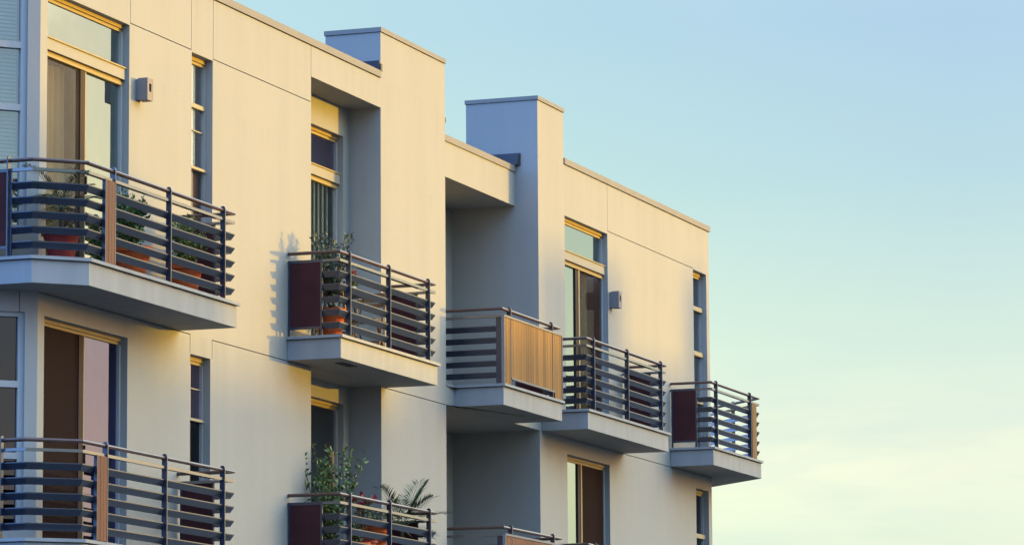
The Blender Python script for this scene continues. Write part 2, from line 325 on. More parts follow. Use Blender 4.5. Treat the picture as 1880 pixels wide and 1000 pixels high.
def tag(o, label=None, cat=None, group=None, kind=None):
    if label: o['label'] = label
    if cat: o['category'] = cat
    if group: o['group'] = group
    if kind: o['kind'] = kind
    return o
def thing(name, org, label, cat, group=None):
    o = bpy.data.objects.new(name, None); o.empty_display_size = .2; col.objects.link(o)
    o.location = (org[0], -org[1], org[2]); ORG[o.name] = org
    return tag(o, label, cat, group)
IDF = lambda s_, d, z: (s_, -d, z)
def relief(mb, ts, zs, depth, mp=IDF):
    """a wall as a relief: every cell of the grid has a depth behind the wall plane (None = open)"""
    ts = sorted(set(ts)); zs = sorted(set(zs)); OPEN = 99
    g = {}
    for i in range(len(ts)-1):
        for j in range(len(zs)-1):
            r = depth((ts[i]+ts[i+1])/2, (zs[j]+zs[j+1])/2); g[i, j] = r if isinstance(r, tuple) else (r, True)
    for (i, j), (d, back) in g.items():
        a, b, c, e = ts[i], ts[i+1], zs[j], zs[j+1]
        if back: mb.quad(mp(a, d, c), mp(b, d, c), mp(b, d, e), mp(a, d, e))
        if (i+1, j) in g and abs(g[i+1, j][0]-d) > 1e-6:
            d2 = g[i+1, j][0]; mb.quad(mp(b, d, c), mp(b, d2, c), mp(b, d2, e), mp(b, d, e))
        if (i, j+1) in g and abs(g[i, j+1][0]-d) > 1e-6:
            d2 = g[i, j+1][0]; mb.quad(mp(a, d, e), mp(a, d2, e), mp(b, d2, e), mp(b, d, e))
def rects(lst):
    """list of (t0,t1,z0,z1,depth,back): last match wins"""
    def f(t, z):
        r = (0.0, True)
        for t0, t1, z0, z1, d, b in lst:
            if t0 < t < t1 and z0 < z < z1: r = (d, b)
        return r
    ts = [x for l in lst for x in l[:2]]; zs = [x for l in lst for x in l[2:4]]
    return f, ts, zs

# ------------------------------------------------------------------ setting
DZ = 2.945                                   # storey height
FU, FL = 7.63, 7.63-DZ                       # the two balcony floors in view
mb = MB(); mb.quad((-900, -900, 0), (900, -900, 0), (900, 900, 0), (-900, 900, 0)); tag(mb.build('ground', GRASS), kind='structure')
mb = MB(); mb.quad((-200, 9, .004), (200, 9, .004), (200, 17.5, .004), (-200, 17.5, .004)); tag(mb.build('road', ASPHALT), kind='structure')
mb = MB()
for k in range(-30, 30): mb.quad((k*6, 13.2, .008), (k*6+3, 13.2, .008), (k*6+3, 13.32, .008), (k*6, 13.32, .008))
tag(mb.build('road_markings', MARK), kind='structure')
mb = MB(); mb.box(-200, 200, 3.5, 9, -.05, .13); mb.box(-200, 200, 17.5, 20, -.05, .13); tag(mb.build('pavement', PAVE), kind='structure')

# ------------------------------------------------------------------ the apartment building
B = thing('apartment_building', (12, 0, 0), 'cream stucco apartment block with flat roof, two roof towers and slatted steel balconies', 'building')
TOP = 11.366
J = .011; JD = .03                            # joint width, depth
ZU = 10.652; ZL = 7.345                       # joints in the render
WD = .16                                      # depth of a window opening
zs_common = [0, TOP, ZU, ZU+J, ZL-J, ZL, FU, FL, FL-.285]

# left wall, t 0 .. 9.82, with the shallow loggia
lst = [(0, 9.82, ZL-J, ZL, JD, True), (2.235, 3.886, ZU, ZU+J, JD, True), (4.5, 7.48, ZU, ZU+J, JD, True),
       (2.230, 2.241, ZU, TOP, JD, True), (3.881, 3.892, ZU, TOP, JD, True), (4.498, 4.509, ZU, TOP, JD, True),
       (7.474, 7.485, 10.98, TOP, JD, True), (3.886, 4.5, ZL-J, ZL, 0, True),
       (3.881, 3.892, 7.12, ZL, JD, True), (4.498, 4.509, 7.12, ZL, JD, True),
       (.171, 2.215, FU, 10.632, WD, False), (3.899, 4.494, FU+.10, 10.635, WD, False),
       (.155, 2.215, FL, 7.105, WD, False), (3.890, 4.455, FL+.10, 7.115, WD, False),
       (7.48, 9.82, FU, 10.98, .45, True), (7.48, 9.82, FL, ZL, .45, True), (7.48, 9.82, 1.75, FL-.285, .45, True),
       (7.70, 9.64, FU, 10.60, .45+WD, False), (7.70, 9.64, FL, 7.115, .45+WD, False)]
f, ts, zs = rects(lst)
mb = MB(); relief(mb, [0, 9.82]+ts, zs_common+zs, f)
mb.quad((9.8195, 0, FU), (9.8195, -.45, FU), (9.8195, -.45, 10.98), (9.8195, 0, 10.98))
mb.quad((9.8195, 0, 1.75), (9.8195, -.45, 1.75), (9.8195, -.45, ZL), (9.8195, 0, ZL))
# chamfered bay at the left corner (45 degrees)
q = math.sqrt(.5)
bay = lambda s_, d, z: (-s_*q+d*q, -s_*q-d*q, z)
fb, tb, zb = rects([(.14, 1.35, 8.0, 11.0, .10, False), (.14, 1.35, 4.83, 7.12, .10, False), (.20, .21, 7.12, ZL, .02, True)])
relief(mb, [0, 1.6]+tb, [0, TOP, ZL]+zb, fb, bay)
wall = mb.build('wall', STUCCO, B)

# tower 1
mb = MB(); f, ts, zs = rects([(9.90, 12.17, ZL-J, ZL, JD, True)])
relief(mb, [9.82, 12.17]+ts, [0, 11.978]+zs, f)
mb.quad((9.82, 0, 11.0), (9.82, -.775, 11.0), (9.82, -.775, 11.978), (9.82, 0, 11.978))
mb.quad((12.17, 0, 0), (12.17, -1.33, 0), (12.17, -1.33, 10.6), (12.17, 0, 10.6))
mb.quad((12.17, 0, 10.6), (12.17, -.775, 10.6), (12.17, -.775, 11.978), (12.17, 0, 11.978))
mb.quad((9.82, -.775, 10.9), (12.17, -.775, 10.9), (12.17, -.775, 11.978), (9.82, -.775, 11.978))
tw1 = mb.build('roof_tower', STUCCO, B)
mb = MB(); mb.box(9.805, 12.185, -.79, .015, 11.985, 12.045); mb.box(9.84, 12.15, -.75, -.03, 11.96, 11.99); mb.build('tower_coping', COPING, tw1)
# tower 2
mb = MB(); f, ts, zs = rects([(15.94, 17.08, ZL-J, ZL, JD*.01, True)])
relief(mb, [15.94, 17.08]+ts, [0, 12.13]+zs, f)
mb.quad((15.94, 0, 0), (15.94, -1.33, 0), (15.94, -1.33, 10.6), (15.94, 0, 10.6))
mb.quad((15.94, 0, 10.6), (15.94, -1.10, 10.6), (15.94, -1.10, 12.13), (15.94, 0, 12.13))
mb.quad((17.08, 0, 11.0), (17.08, -1.10, 11.0), (17.08, -1.10, 12.13), (17.08, 0, 12.13))
mb.quad((15.94, -1.10, 10.6), (17.08, -1.10, 10.6), (17.08, -1.10, 12.13), (15.94, -1.10, 12.13))
tw2 = mb.build('roof_tower', STUCCO, B)
mb = MB(); mb.box(15.925, 17.095, -1.115, .015, 12.137, 12.195); mb.box(15.96, 17.06, -1.08, -.03, 12.11, 12.14); mb.build('tower_coping', COPING, tw2)
# deep loggia between the towers
mb = MB()
f, ts, zs = rects([(12.17, 15.94, 10.6, 11.11, .35, True), (12.17, 15.94, FU, 10.6, 1.33, True), (12.17, 15.94, FL, ZL, 1.33, True),
                   (12.17, 15.94, 1.75, FL-.285, 1.33, True)])
relief(mb, [12.17, 15.94]+ts, [0, 11.11]+zs, f)
mb.build('wall', STUCCO, B)
# right wall
lst = [(17.08, 24.3, ZL-J, ZL, JD, True), (19.085, 23.425, ZU, ZU+J, JD, True), (19.085, 19.096, ZU, TOP, JD, True),
       (17.10, 19.08, FU, 10.612, WD, False), (23.43, 24.15, FU+.1, 10.644, WD, False),
       (17.13, 19.075, FL, 7.11, WD, False), (23.44, 24.13, FL+.1, 7.113, WD, False)]
f, ts, zs = rects(lst)
mb = MB(); relief(mb, [17.08, 24.3]+ts, zs_common+zs, f)
rbay = lambda s_, d, z: (24.3+s_*q-d*q, -s_*q-d*q, z)
fb, tb, zb = rects([(.9, 2.0, 8.4, 10.4, .08, True), (.9, 2.0, 5.4, 7.0, .08, True)])
relief(mb, [0, 2.6]+tb, [0, TOP]+zb, fb, rbay)
mb.build('wall', STUCCO, B)
# flanks and back, roof, storeys inside
mb = MB()
xl, yl = -1.6*q, -1.6*q; xr, yr = 24.3+2.6*q, -2.6*q
mb.quad((xl, yl, 0), (xl, -13, 0), (xl, -13, TOP), (xl, yl, TOP))
mb.quad((xr, yr, 0), (xr, -13, 0), (xr, -13, TOP), (xr, yr, TOP))
mb.quad((xl, -13, 0), (xr, -13, 0), (xr, -13, TOP), (xl, -13, TOP))
mb.build('wall', STUCCO, B)
mb = MB()
mb.prism([(.02, -.12), (12.1, -.12), (12.1, -.40), (16.0, -.40), (16.0, -.12), (24.25, -.12), (xr-.12, yr-.1), (xr-.12, -12.9), (xl+.12, -12.9), (xl+.12, yl-.1)], 10.99, 11.05)
mb.build('roof', MEMBRANE, B)
mb = MB()
for z in (FL-.25, FU-.25):
    mb.prism([(.02, -.62), (7.4, -.62), (12.0, -.62), (12.1, -1.4), (16.0, -1.4), (17.0, -.2), (24.2, -.2), (xr-.2, yr-.2), (xr-.2, -12.8), (xl+.2, -12.8), (xl+.2, yl-.2)], z, z+.24)
for t in (2.9, 7.2, 12.12, 16.9, 21.5): mb.box(t, t+.1, -12.8, -1.42, .1, 10.9)
mb.box(xl+.3, xr-.3, -4.3, -4.2, .1, 10.9)
mb.build('interior_wall', ROOMW, B)
# coping of the parapet
mb = MB()
def coping(t0, t1, n, ztop):
    mb.box(t0, t1, n-.26, n+.018, ztop-.088, ztop); mb.box(t0+.02, t1-.02, n-.22, n-.03, ztop-.13, ztop-.08)
coping(.0, 9.80, 0, 11.463); coping(17.085, 24.36, 0, 11.463); coping(12.175, 15.93, -.35, 11.183)
for a, b in (((-1.62*q, -1.58*q), (0, 0)), ((24.3, 0), (24.3+2.6*q, -2.6*q))):
    d = Vector((b[0]-a[0], b[1]-a[1])).normalized(); nn = Vector((-d.y, d.x))*.018; ni = Vector((-d.y, d.x))*-.24
    mb.prism([(a[0]+nn.x, a[1]+nn.y), (b[0]+nn.x, b[1]+nn.y), (b[0]+ni.x, b[1]+ni.y), (a[0]+ni.x, a[1]+ni.y)], 11.376, 11.464)
mb.build('coping', COPING, B)
# roof membrane turned up against the towers
mb = MB()
mb.add([(15.93, -.26, 11.19), (15.93, -.26, 11.372), (15.93, -1.0, 11.372), (15.93, -1.0, 11.05), (15.86, -.30, 11.19), (15.90, -.27, 11.36), (15.90, -1.0, 11.36), (15.86, -1.0, 11.05)],
       [(0, 1, 2, 3), (4, 5, 6, 7), (0, 1, 5, 4), (1, 2, 6, 5)])
mb.build('flashing', MEMBRANE, B)
mb = MB(); mb.box(12.172, 12.225, -.62, -.004, 11.184, 11.25); mb.box(12.172, 12.225, -.62, -.37, 11.05, 11.183); mb.build('flashing', MEMBRANE, B)
mb = MB(); mb.box(9.785, 9.816, -.6, -.004, 11.35, 11.60); mb.box(9.80, 9.86, .003, .012, 11.462, 11.56); mb.build('flashing', MEMBRANE, B)

# ------------------------------------------------------------------ windows and doors
def pane(parent, t0, t1, z0, z1, n, m=GLASS):
    p = MB(); p.box(t0, t1, n-.012, n, z0, z1); return p.build('pane', m, parent)
def glazed_door(t0, t1, z0, ztop, n0, split, screen_side, transom=True, sash=None, gl=(GLASS, GLASS), tgl=GLASS, band_z=None):
    """frame with a fixed transom light over a two-leaf sliding door; n0 = wall plane"""
    f_ = n0-.075; g_ = n0-.115
    fr = MB()
    fr.box(t0, t1, f_-.05, f_, ztop-.042, ztop); fr.box(t0, t1, f_-.07, f_-.022, ztop-.078, ztop-.042)
    zd = ztop-.078
    if transom:
        zb0, zb1 = ztop-.625, ztop-.485
        fr.box(t0, t1, f_-.05, f_-.008, zb0-.020, zb0-.006); fr.box(t0, t1, f_-.05, f_, zb0-.062, zb0-.026)
        zd = zb0-.062
    d = fr.build('balcony_door', FRAMESUN, B)
    th = MB(); th.box(t0, t1, f_-.06, f_+.02, z0+.001, z0+.04); th.build('threshold', BARM, d)
    for ta, tb_ in ((t0, t0+.045), (t1-.045, t1)):
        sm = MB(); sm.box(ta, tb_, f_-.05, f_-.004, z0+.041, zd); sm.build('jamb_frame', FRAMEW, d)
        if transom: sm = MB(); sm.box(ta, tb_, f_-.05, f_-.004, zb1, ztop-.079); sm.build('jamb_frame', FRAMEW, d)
    if transom:
        bm2 = MB(); bm2.box(t0+.001, t1-.001, f_-.055, n0-.045, zb0, zb1-.016); bm2.build('transom_band', CREAM, d)
        bm2 = MB(); bm2.box(t0+.001, t1-.001, f_-.03, n0-.030, zb1-.0155, zb1); bm2.build('transom_sill', FRAMESUN, d)
    if transom: pane(d, t0+.03, t1-.03, zb1-.01, ztop-.07, g_, tgl)
    # leaves
    lf = MB()
    if screen_side == 'left':
        lf.box(split-.115, split, f_-.035, f_-.012, z0+.04, zd)
        ls = lf.build('door_stile', FRAMEDK, d)
        lf = MB(); lf.box(split+.002, split+.03, f_-.045, f_-.016, z0+.04, zd); lf.build('door_stile', FRAMESUN, d)
        sc = MB(); sc.box(t0+.045, split-.11, f_-.026, f_-.022, z0+.04, zd); sc.build('insect_screen', SCREEN if transom else SCREENDK, d)
    elif screen_side == 'right':
        lf.box(split-.115, split, f_-.045, f_-.02, z0+.04, zd); lf.build('door_stile', FRAMEDK, d)
        lf = MB(); lf.box(split+.002, split+.055, f_-.035, f_-.012, z0+.04, zd); lf.build('door_stile', FRAMESUN, d)
        sc = MB(); sc.box(split+.05, t1-.04, f_-.026, f_-.022, z0+.04, zd); sc.build('insect_screen', SCREENMID if transom else SCREENDK, d)
    else:
        lf.box(split-.05, split, f_-.04, f_-.012, z0+.04, zd); lf.build('door_stile', FRAMEDK, d)
        lf = MB(); lf.box(split+.002, split+.05, f_-.03, f_-.008, z0+.04, zd); lf.build('door_stile', FRAMESUN, d)
    pane(d, t0+.04, split-.05, z0+.04, zd, g_, gl[0]); pane(d, split+.02, t1-.04, z0+.04, zd, g_, gl[1])
    hd = MB(); hd.box(split+.010, split+.024, f_-.014, f_+.012, z0+.95, z0+1.15); hd.build('handle', BLKMETAL, d)
    return d
def slot_window(t0, t1, z0, ztop, bars, gl, sillbar=None):
    fr = MB(); f_ = -.085; g_ = -.125
    fr.box(t0, t1, f_-.05, f_, ztop-.05, ztop); fr.box(t0, t1, f_-.06, f_-.02, ztop-.085, ztop-.05)
    prev = ztop-.08; zbs = []
    w_ = fr.build('window', FRAMESUN, B)
    si = MB(); si.box(t0, t1, f_-.06, f_+.03, z0, z0+.05); si.build('sill', BARM, w_)
    for zb, hh, pr in bars: br = MB(); br.box(t0+.001, t1-.001, f_-.048, f_+pr, zb-hh/2, zb+hh/2); br.build('glazing_bar', BARM, w_); zbs.append(zb)
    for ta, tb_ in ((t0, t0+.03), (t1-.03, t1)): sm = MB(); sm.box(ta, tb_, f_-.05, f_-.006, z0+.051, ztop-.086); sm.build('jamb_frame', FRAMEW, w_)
    edges = [ztop-.06]+zbs+[z0+.02]
    for k in range(len(edges)-1): pane(w_, t0+.02, t1-.02, edges[k+1], edges[k], g_, gl[min(k, len(gl)-1)])
    return w_
glazed_door(.171, 2.215, FU, 10.632, 0, 1.275, 'left', gl=(GLASSMID, GLASS))
glazed_door(.155, 2.215, FL, 7.105, 0, 1.29, 'left', transom=False, gl=(GLASSDK, GLASSMV))
glazed_door(7.70, 9.64, FU, 10.60, -.45, 8.60, None, gl=(GLASSCL, GLASSCL), tgl=GLASSHIMV)
glazed_door(7.70, 9.64, FL, 7.115, -.45, 8.62, None, transom=False, gl=(GLASSHI2, GLASSHI2))
glazed_door(17.10, 19.08, FU, 10.612, 0, 17.96, 'right', gl=(GLASS, GLASSCL))
glazed_door(17.13, 19.075, FL, 7.11, 0, 17.99, 'right', transom=False, gl=(GLASS, GLASSDK))
slot_window(3.899, 4.494, FU+.10, 10.635, [(10.058, .05, -.004), (9.77, .014, -.025), (9.32, .03, .012)], [GLASSHI, GLASSHI, GLASSHI, GLASSMID])
slot_window(3.890, 4.455, FL+.10, 7.115, [(6.75, .014, -.025), (6.385, .03, .012)], [GLASSHIMV, GLASSHIMV, GLASSDK])
slot_window(23.43, 24.15, FU+.10, 10.644, [(10.05, .07, .02), (9.32, .07, .02), (8.55, .07, .02)], [GLASSHI])
slot_window(23.44, 24.13, FL+.10, 7.113, [(6.37, .07, .02), (5.6, .07, .02)], [GLASSMID])
# bay windows
def bay_window(z0, z1, bars, gl):
    fr = MB(); C = lambda s0, s1, d0, d1, za, zb_: fr.prism([bay(s0, d0, 0)[:2], bay(s1, d0, 0)[:2], bay(s1, d1, 0)[:2], bay(s0, d1, 0)[:2]], za, zb_)
    C(.14, .205, .03, .09, z0, z1); C(1.285, 1.35, .03, .09, z0, z1); C(.205, 1.285, .03, .09, z1-.05, z1); C(.205, 1.285, .03, .09, z0, z0+.05)
    for b_ in bars: C(.205, 1.285, .025, .09, b_-.035, b_+.035)
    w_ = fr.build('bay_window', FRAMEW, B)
    ed = [z1-.05]+bars+[z0+.05]
    for k in range(len(ed)-1):
        p = MB(); p.prism([bay(.2, .07, 0)[:2], bay(1.29, .07, 0)[:2], bay(1.29, .082, 0)[:2], bay(.2, .082, 0)[:2]], ed[k+1], ed[k]); p.build('pane', gl, w_)
bay_window(8.0, 11.0, [9.985, 9.31], GLASSBAY)
bay_window(4.83, 7.12, [6.355, 5.60], GLASSBAYDK)

# ------------------------------------------------------------------ balconies
def balcony(path, wallpts, zf, posts, left=None, right=None, strips=(), front_wood=None, slat_from=0.0, slat_to=0.0, label=None, sidepost=(), seg_front=None, woodm=WOODGOLD, slab=None):
    """path: outer edge (t,n), inside on its right; left/right = (n0,n1) of the side panels"""
    z = lambda d: zf+d
    poly = lambda off: offset(slab or path, off)+list(wallpts)
    s_ = MB()
    s_.prism(poly(.035), z(-.285), z(-.047)); s_.prism(poly(.06), z(-.049), z(-.033)); s_.prism(poly(.0), z(-.035), z(0))
    b = s_.build('balcony', CONC, B)
    if label: b['label'] = label
    rail = offset(path, .055)
    hr = MB(); hr.sweep(rail, [(-.012, z(1.02)), (-.004, z(1.035)), (.02, z(1.042)), (.044, z(1.035)), (.052, z(1.02)), (.044, z(1.004)), (.02, z(.998)), (-.004, z(1.004))])
    hr.build('handrail', RAILWOOD, b)
    tr = MB(); tr.sweep(rail, [(-.006, z(.90)), (-.006, z(.932)), (.05, z(.932)), (.05, z(.90))]); tr.build('top_rail', STEELTOP, b)
    # slats: cut back at the panels
    def trim(p, a, c):
        p = list(p)
        if a > 0:
            d = Vector((p[1][0]-p[0][0], p[1][1]-p[0][1])); d.normalize(); p[0] = (p[0][0]+d.x*a, p[0][1]+d.y*a)
        if c > 0:
            d = Vector((p[-2][0]-p[-1][0], p[-2][1]-p[-1][1])); d.normalize(); p[-1] = (p[-1][0]+d.x*c, p[-1][1]+d.y*c)
        return p
    runs = [trim(rail, slat_from, slat_to)]
    if seg_front: runs = [trim(rail[:2], slat_from, seg_front), trim(rail[-2:], .02, slat_to)]
    for k in range(5):
        zt = z(.787-.157*k)
        for r_ in runs: m_ = MB(); m_.sweep(r_, [(-.004, zt), (.010, zt), (.043, zt-.075), (.031, zt-.075), (-.004, zt-.011)]); m_.build('slat', STEEL, b)
    nf = max(p[1] for p in path)
    def post(t, n_out, dirv=(0, 1), ztop=1.065):
        m_ = MB(); wdt = .062; prof = [(0, 0), (0, ztop-.03)]
        cx = wdt/2; rad = wdt/2
        prof = [(0, 0)]+[(cx-rad*math.cos(a_), ztop-rad+rad*math.sin(a_)) for a_ in [math.pi*i/8 for i in range(9)]]+[(wdt, 0)]
        u = Vector(dirv); v = Vector((-u.y, u.x))*.008
        P = [(t-u.x*o+v.x, n_out-u.y*o+v.y, z(zz_)) for o, zz_ in prof]+[(t-u.x*o-v.x, n_out-u.y*o-v.y, z(zz_)) for o, zz_ in prof]
        k = len(prof)
        m_.add(P, [tuple(range(k)), tuple(range(k, 2*k))]+[(i, (i+1) % k, k+(i+1) % k, k+i) for i in range(k)]); m_.build('post', STEEL, b)
    for t in posts: post(t, nf-.028)
    for t, n, dv in sidepost: post(t, n, dv)
    def side_panel(t, n0, n1):
        m_ = MB(); fw_ = .024
        m_.box(t-.014, t+.014, n0, n0+fw_, z(0), z(.93)); m_.box(t-.014, t+.014, n1-fw_, n1, z(0), z(.93))
        m_.box(t-.014, t+.014, n0+fw_, n1-fw_, z(.895), z(.93)); m_.box(t-.014, t+.014, n0+fw_, n1-fw_, z(.085), z(.115))
        p = m_.build('panel_frame', STEEL, b)
        m_ = MB(); m_.box(t-.008, t+.008, n0+fw_-.004, n1-fw_+.004, z(.11), z(.90)); m_.build('side_panel', PANEL, b)
    if left: side_panel(*left)
    if right: side_panel(*right)
    for t0, t1 in strips:
        m_ = MB(); n1 = nf-.045; k = 3; w_ = (t1-t0)/k
        for i in range(k): m_.box(t0+i*w_+.003, t0+(i+1)*w_-.003, n1-.02, n1+.014, z(.012), z(.90))
        m_.build('timber_strip', woodm, b)
        m_ = MB(); m_.box(t0-.01, t0-.001, n1-.02, n1+.02, z(.0), z(.9)); m_.build('strip_trim', STEEL, b)
    if front_wood:
        t0, ta, tb_, t1 = front_wood; n1 = nf-.045; m_ = MB()
        k = round((t1-t0)/.0985); w_ = (t1-t0)/k
        for i in range(k):
            mid = t0+(i+.5)*w_; zb_ = .11 if ta < mid < tb_ else .008
            m_.box(t0+i*w_+.0025, t0+(i+1)*w_-.0025, n1-.018, n1+.012, z(zb_), z(.905))
        m_.build('timber_panel', woodm, b)
        m_ = MB(); m_.box(t0-.014, t0-.001, n1-.02, n1+.022, z(0), z(.93)); m_.box(t1+.001, t1+.014, n1-.02, n1+.022, z(0), z(.93))
        m_.box(t0, t1, n1-.02, n1+.022, z(.907), z(.935)); m_.box(ta, tb_, n1-.02, n1+.022, z(.085), z(.108))
        m_.build('panel_trim', COPING, b)
        m_ = MB(); m_.box(t0+.02, t0+.034, n1-.11, n1-.022, z(0), z(.93)); m_.build('corner_plate', STEEL, b)
    return b
for zf, dk in ((FU, 0.0), (FL, -.09)):
    balcony([(-.70+dk, -.70+dk), (-.70+dk, .27), (-.24+dk, .74), (3.64, .74), (3.64, .004)], [(.001, .003)], zf,
            [.395, 1.81, 3.27] if dk == 0 else [.25, 1.735, 3.28], left=(-.645+dk, -.55, .012) if dk == 0 else None, right=(3.575, .03, .45), slat_to=.45, slat_from=.66,
            strips=[(.15, .39)] if dk == 0 else [(-.005, .24)], sidepost=[(-.70+dk, -.02, (-1, 0))], woodm=WOODRED,
            label='balcony wrapped round the chamfered corner with a timber strip' if dk == 0 else None)
for zf in (FU, FL):
    b2 = balcony([(6.69, .004), (6.69, .74), (10.03, .74), (10.03, .004)], [], zf, [7.04, 8.36, 9.73], left=(6.75, .01, .455), right=(9.965, .03, .45), slat_from=.455, slat_to=.45)
    if zf == FU:
        m_ = MB()
        for k in range(3): m_.box(7.18+k*.16, 7.30+k*.16, .44, .56, zf-.292, zf-.2845)
        m_.build('soffit_vent', DARK, b2)
    balcony([(12.45, -.30), (12.45, .74), (14.91, .74), (14.91, .004)], [], zf, [12.79, 14.50], right=(14.845, .03, .45), slat_to=.45,
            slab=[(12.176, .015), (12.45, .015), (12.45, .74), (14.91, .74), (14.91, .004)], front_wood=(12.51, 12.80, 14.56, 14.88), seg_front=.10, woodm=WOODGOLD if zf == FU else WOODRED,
            label='balcony with a full timber front panel' if zf == FU else None)
    balcony([(15.97, .004), (15.97, .74), (19.81, .74), (19.81, .004)], [], zf, [16.32, 17.88, 19.50], right=(19.745, .03, .45), slat_to=.45)
balcony([(22.07, .004), (22.07, .74), (24.78, .74), (26.2, -.68)], [(25.60, -1.31), (24.302, .003)], FU, [22.36, 24.22], left=(22.13, .02, .44), slat_from=.44,
        strips=[(24.27, 24.53)], sidepost=[(25.43, .07, (q, q))], woodm=WOODGOLD, label='balcony wrapped round the far corner')

# ------------------------------------------------------------------ wall lamps
def wall_lamp(t, z, label):
    o = thing('wall_lamp', (t, .0, z), label, 'wall lamp')
    m_ = MB(); x0, x1, y1, h_ = t-.075, t+.075, .15, .25
    m_.box(x0, x1, .03, y1, z, z+.03); m_.box(x0, x1, .03, y1, z+h_-.02, z+h_); m_.box(x0, x0+.015, .03, y1, z+.03, z+h_-.02); m_.box(x1-.015, x1, .03, y1, z+.03, z+h_-.02)
    m_.box(x0+.015, x0+.045, y1-.012, y1-.001, z+.03, z+h_-.02); m_.box(x1-.045, x1-.015, y1-.012, y1-.001, z+.03, z+h_-.02)
    m_.box(x0+.045, x1-.045, y1-.012, y1-.001, z+.03, z+.10); m_.box(x0+.045, x1-.045, y1-.012, y1-.001, z+h_-.06, z+h_-.02)
    m_.build('housing', LAMPM, o)
    m_ = MB(); m_.box(x0+.01, x1-.01, .0, .03, z+.01, z+h_-.01); m_.build('back_plate', COPING, o)
    m_ = MB(); m_.box(x0+.016, x1-.016, y1-.03, y1-.02, z+.032, z+h_-.022); m_.build('lens', DARK, o)
wall_lamp(2.45, 9.805, 'boxy taupe wall lamp between the upper left balcony door and narrow window')
wall_lamp(19.22, 9.495, 'boxy wall lamp beside the far right balcony door')

# ------------------------------------------------------------------ curtains and blinds
def wavy(name, t0, t1, z0, z1, n, m, label, amp=.03, per=.12, cat='curtain'):
    k = int((t1-t0)/per*6); P = []; F_ = []
    for i in range(k+1):
        t = t0+(t1-t0)*i/k; a = amp*math.sin(2*math.pi*i/6)+amp*.4*math.sin(i*.73)
        P += [(t, n+a, z0), (t, n+a*.7, z1)]
    F_ = [(2*i, 2*i+2, 2*i+3, 2*i+1) for i in range(k)]
    m_ = MB(); m_.add(P, F_); o = m_.build(name, m, None); tag(o, label, cat); sol = o.modifiers.new('t', 'SOLIDIFY'); sol.thickness = .004; return o
wavy('curtain', .22, 1.12, FU+.05, 9.95, -.28, CURT, 'beige curtain behind the screened leaf of the upper left door')
wavy('curtain', 1.42, 2.16, FU+.05, 10.52, -.34, CURTW, 'pale sheer curtain behind the bright leaf of the upper left door')
wavy('curtain', 18.05, 18.70, FU+.05, 9.93, -.22, CURT, 'gathered curtain behind the screened leaf of the far right door')
m_ = MB()
for k in range(13):
    t = 7.8+k*.14; a = R(35); m_.add([(t-.055*math.cos(a), -.62+.055*math.sin(a), FU+.05), (t+.055*math.cos(a), -.62-.055*math.sin(a), FU+.05), (t+.055*math.cos(a), -.62-.055*math.sin(a), 9.93), (t-.055*math.cos(a), -.62+.055*math.sin(a), 9.93)], [(0, 1, 2, 3)])
o = m_.build('vertical_blind', VBLIND, None); tag(o, 'grey green vertical blind inside the recessed upper door', 'blind'); o.modifiers.new('t', 'SOLIDIFY').thickness = .003
m_ = MB(); z = 8.05
while z < 10.94:
    m_.prism([bay(.22, .14, 0)[:2], bay(1.27, .14, 0)[:2], bay(1.27, .165, 0)[:2], bay(.22, .165, 0)[:2]], z, z+.028); z += .042
tag(m_.build('slatted_blind', BLIND, None), 'pale horizontal blind inside the upper left bay window', 'blind')
m_ = MB(); z = 9.34
while z < 10.55: m_.box(3.93, 4.33, -.165, -.15, z, z+.039); z += .042
tag(m_.build('slatted_blind', BLIND, None), 'white slatted blind in the upper narrow window', 'blind')
m_ = MB(); m_.box(3.93, 4.46, -.185, -.17, FU+.15, 9.28); m_.box(3.93, 4.46, -.168, -.155, 8.92, 8.94)
tag(m_.build('roller_blind', BLINDBR, None), 'brown roller blind low in the upper narrow window', 'blind')

# ------------------------------------------------------------------ plants, pots
def leaf(m_, p, d, up_, L, w):
    d = d.normalized(); s_ = d.cross(up_)
    s_ = s_.normalized() if s_.length > 1e-4 else d.orthogonal().normalized()
    nrm = s_.cross(d); a = Vector(p); m1 = a+d*L*.45+nrm*L*.06; e = a+d*L
    m_.add([a, m1+s_*w/2, e, m1-s_*w/2], [(0, 1, 2, 3)])
def rv():
    while 1:
        v = Vector((random.uniform(-1, 1), random.uniform(-1, 1), random.uniform(-1, 1)))
        if .05 < v.length < 1: return v
def pot(o, c, r0, r1, hgt, m=TERRA):
    m_ = MB(); m_.lathe(c, [(r0, 0), (r0*.5+r1*.5, hgt*.5), (r1*.96, hgt*.82), (r1*1.06, hgt*.83), (r1*1.06, hgt), (r1*.93, hgt), (r1*.9, hgt*.9)], 24); m_.build('pot', m, o, smooth=False)
    m_ = MB(); m_.lathe((c[0], c[1], c[2]+hgt*.86), [(r1*.93, 0), (r1*.9, .02), (r1*.3, .03)], 16); m_.build('soil', SOIL, o)
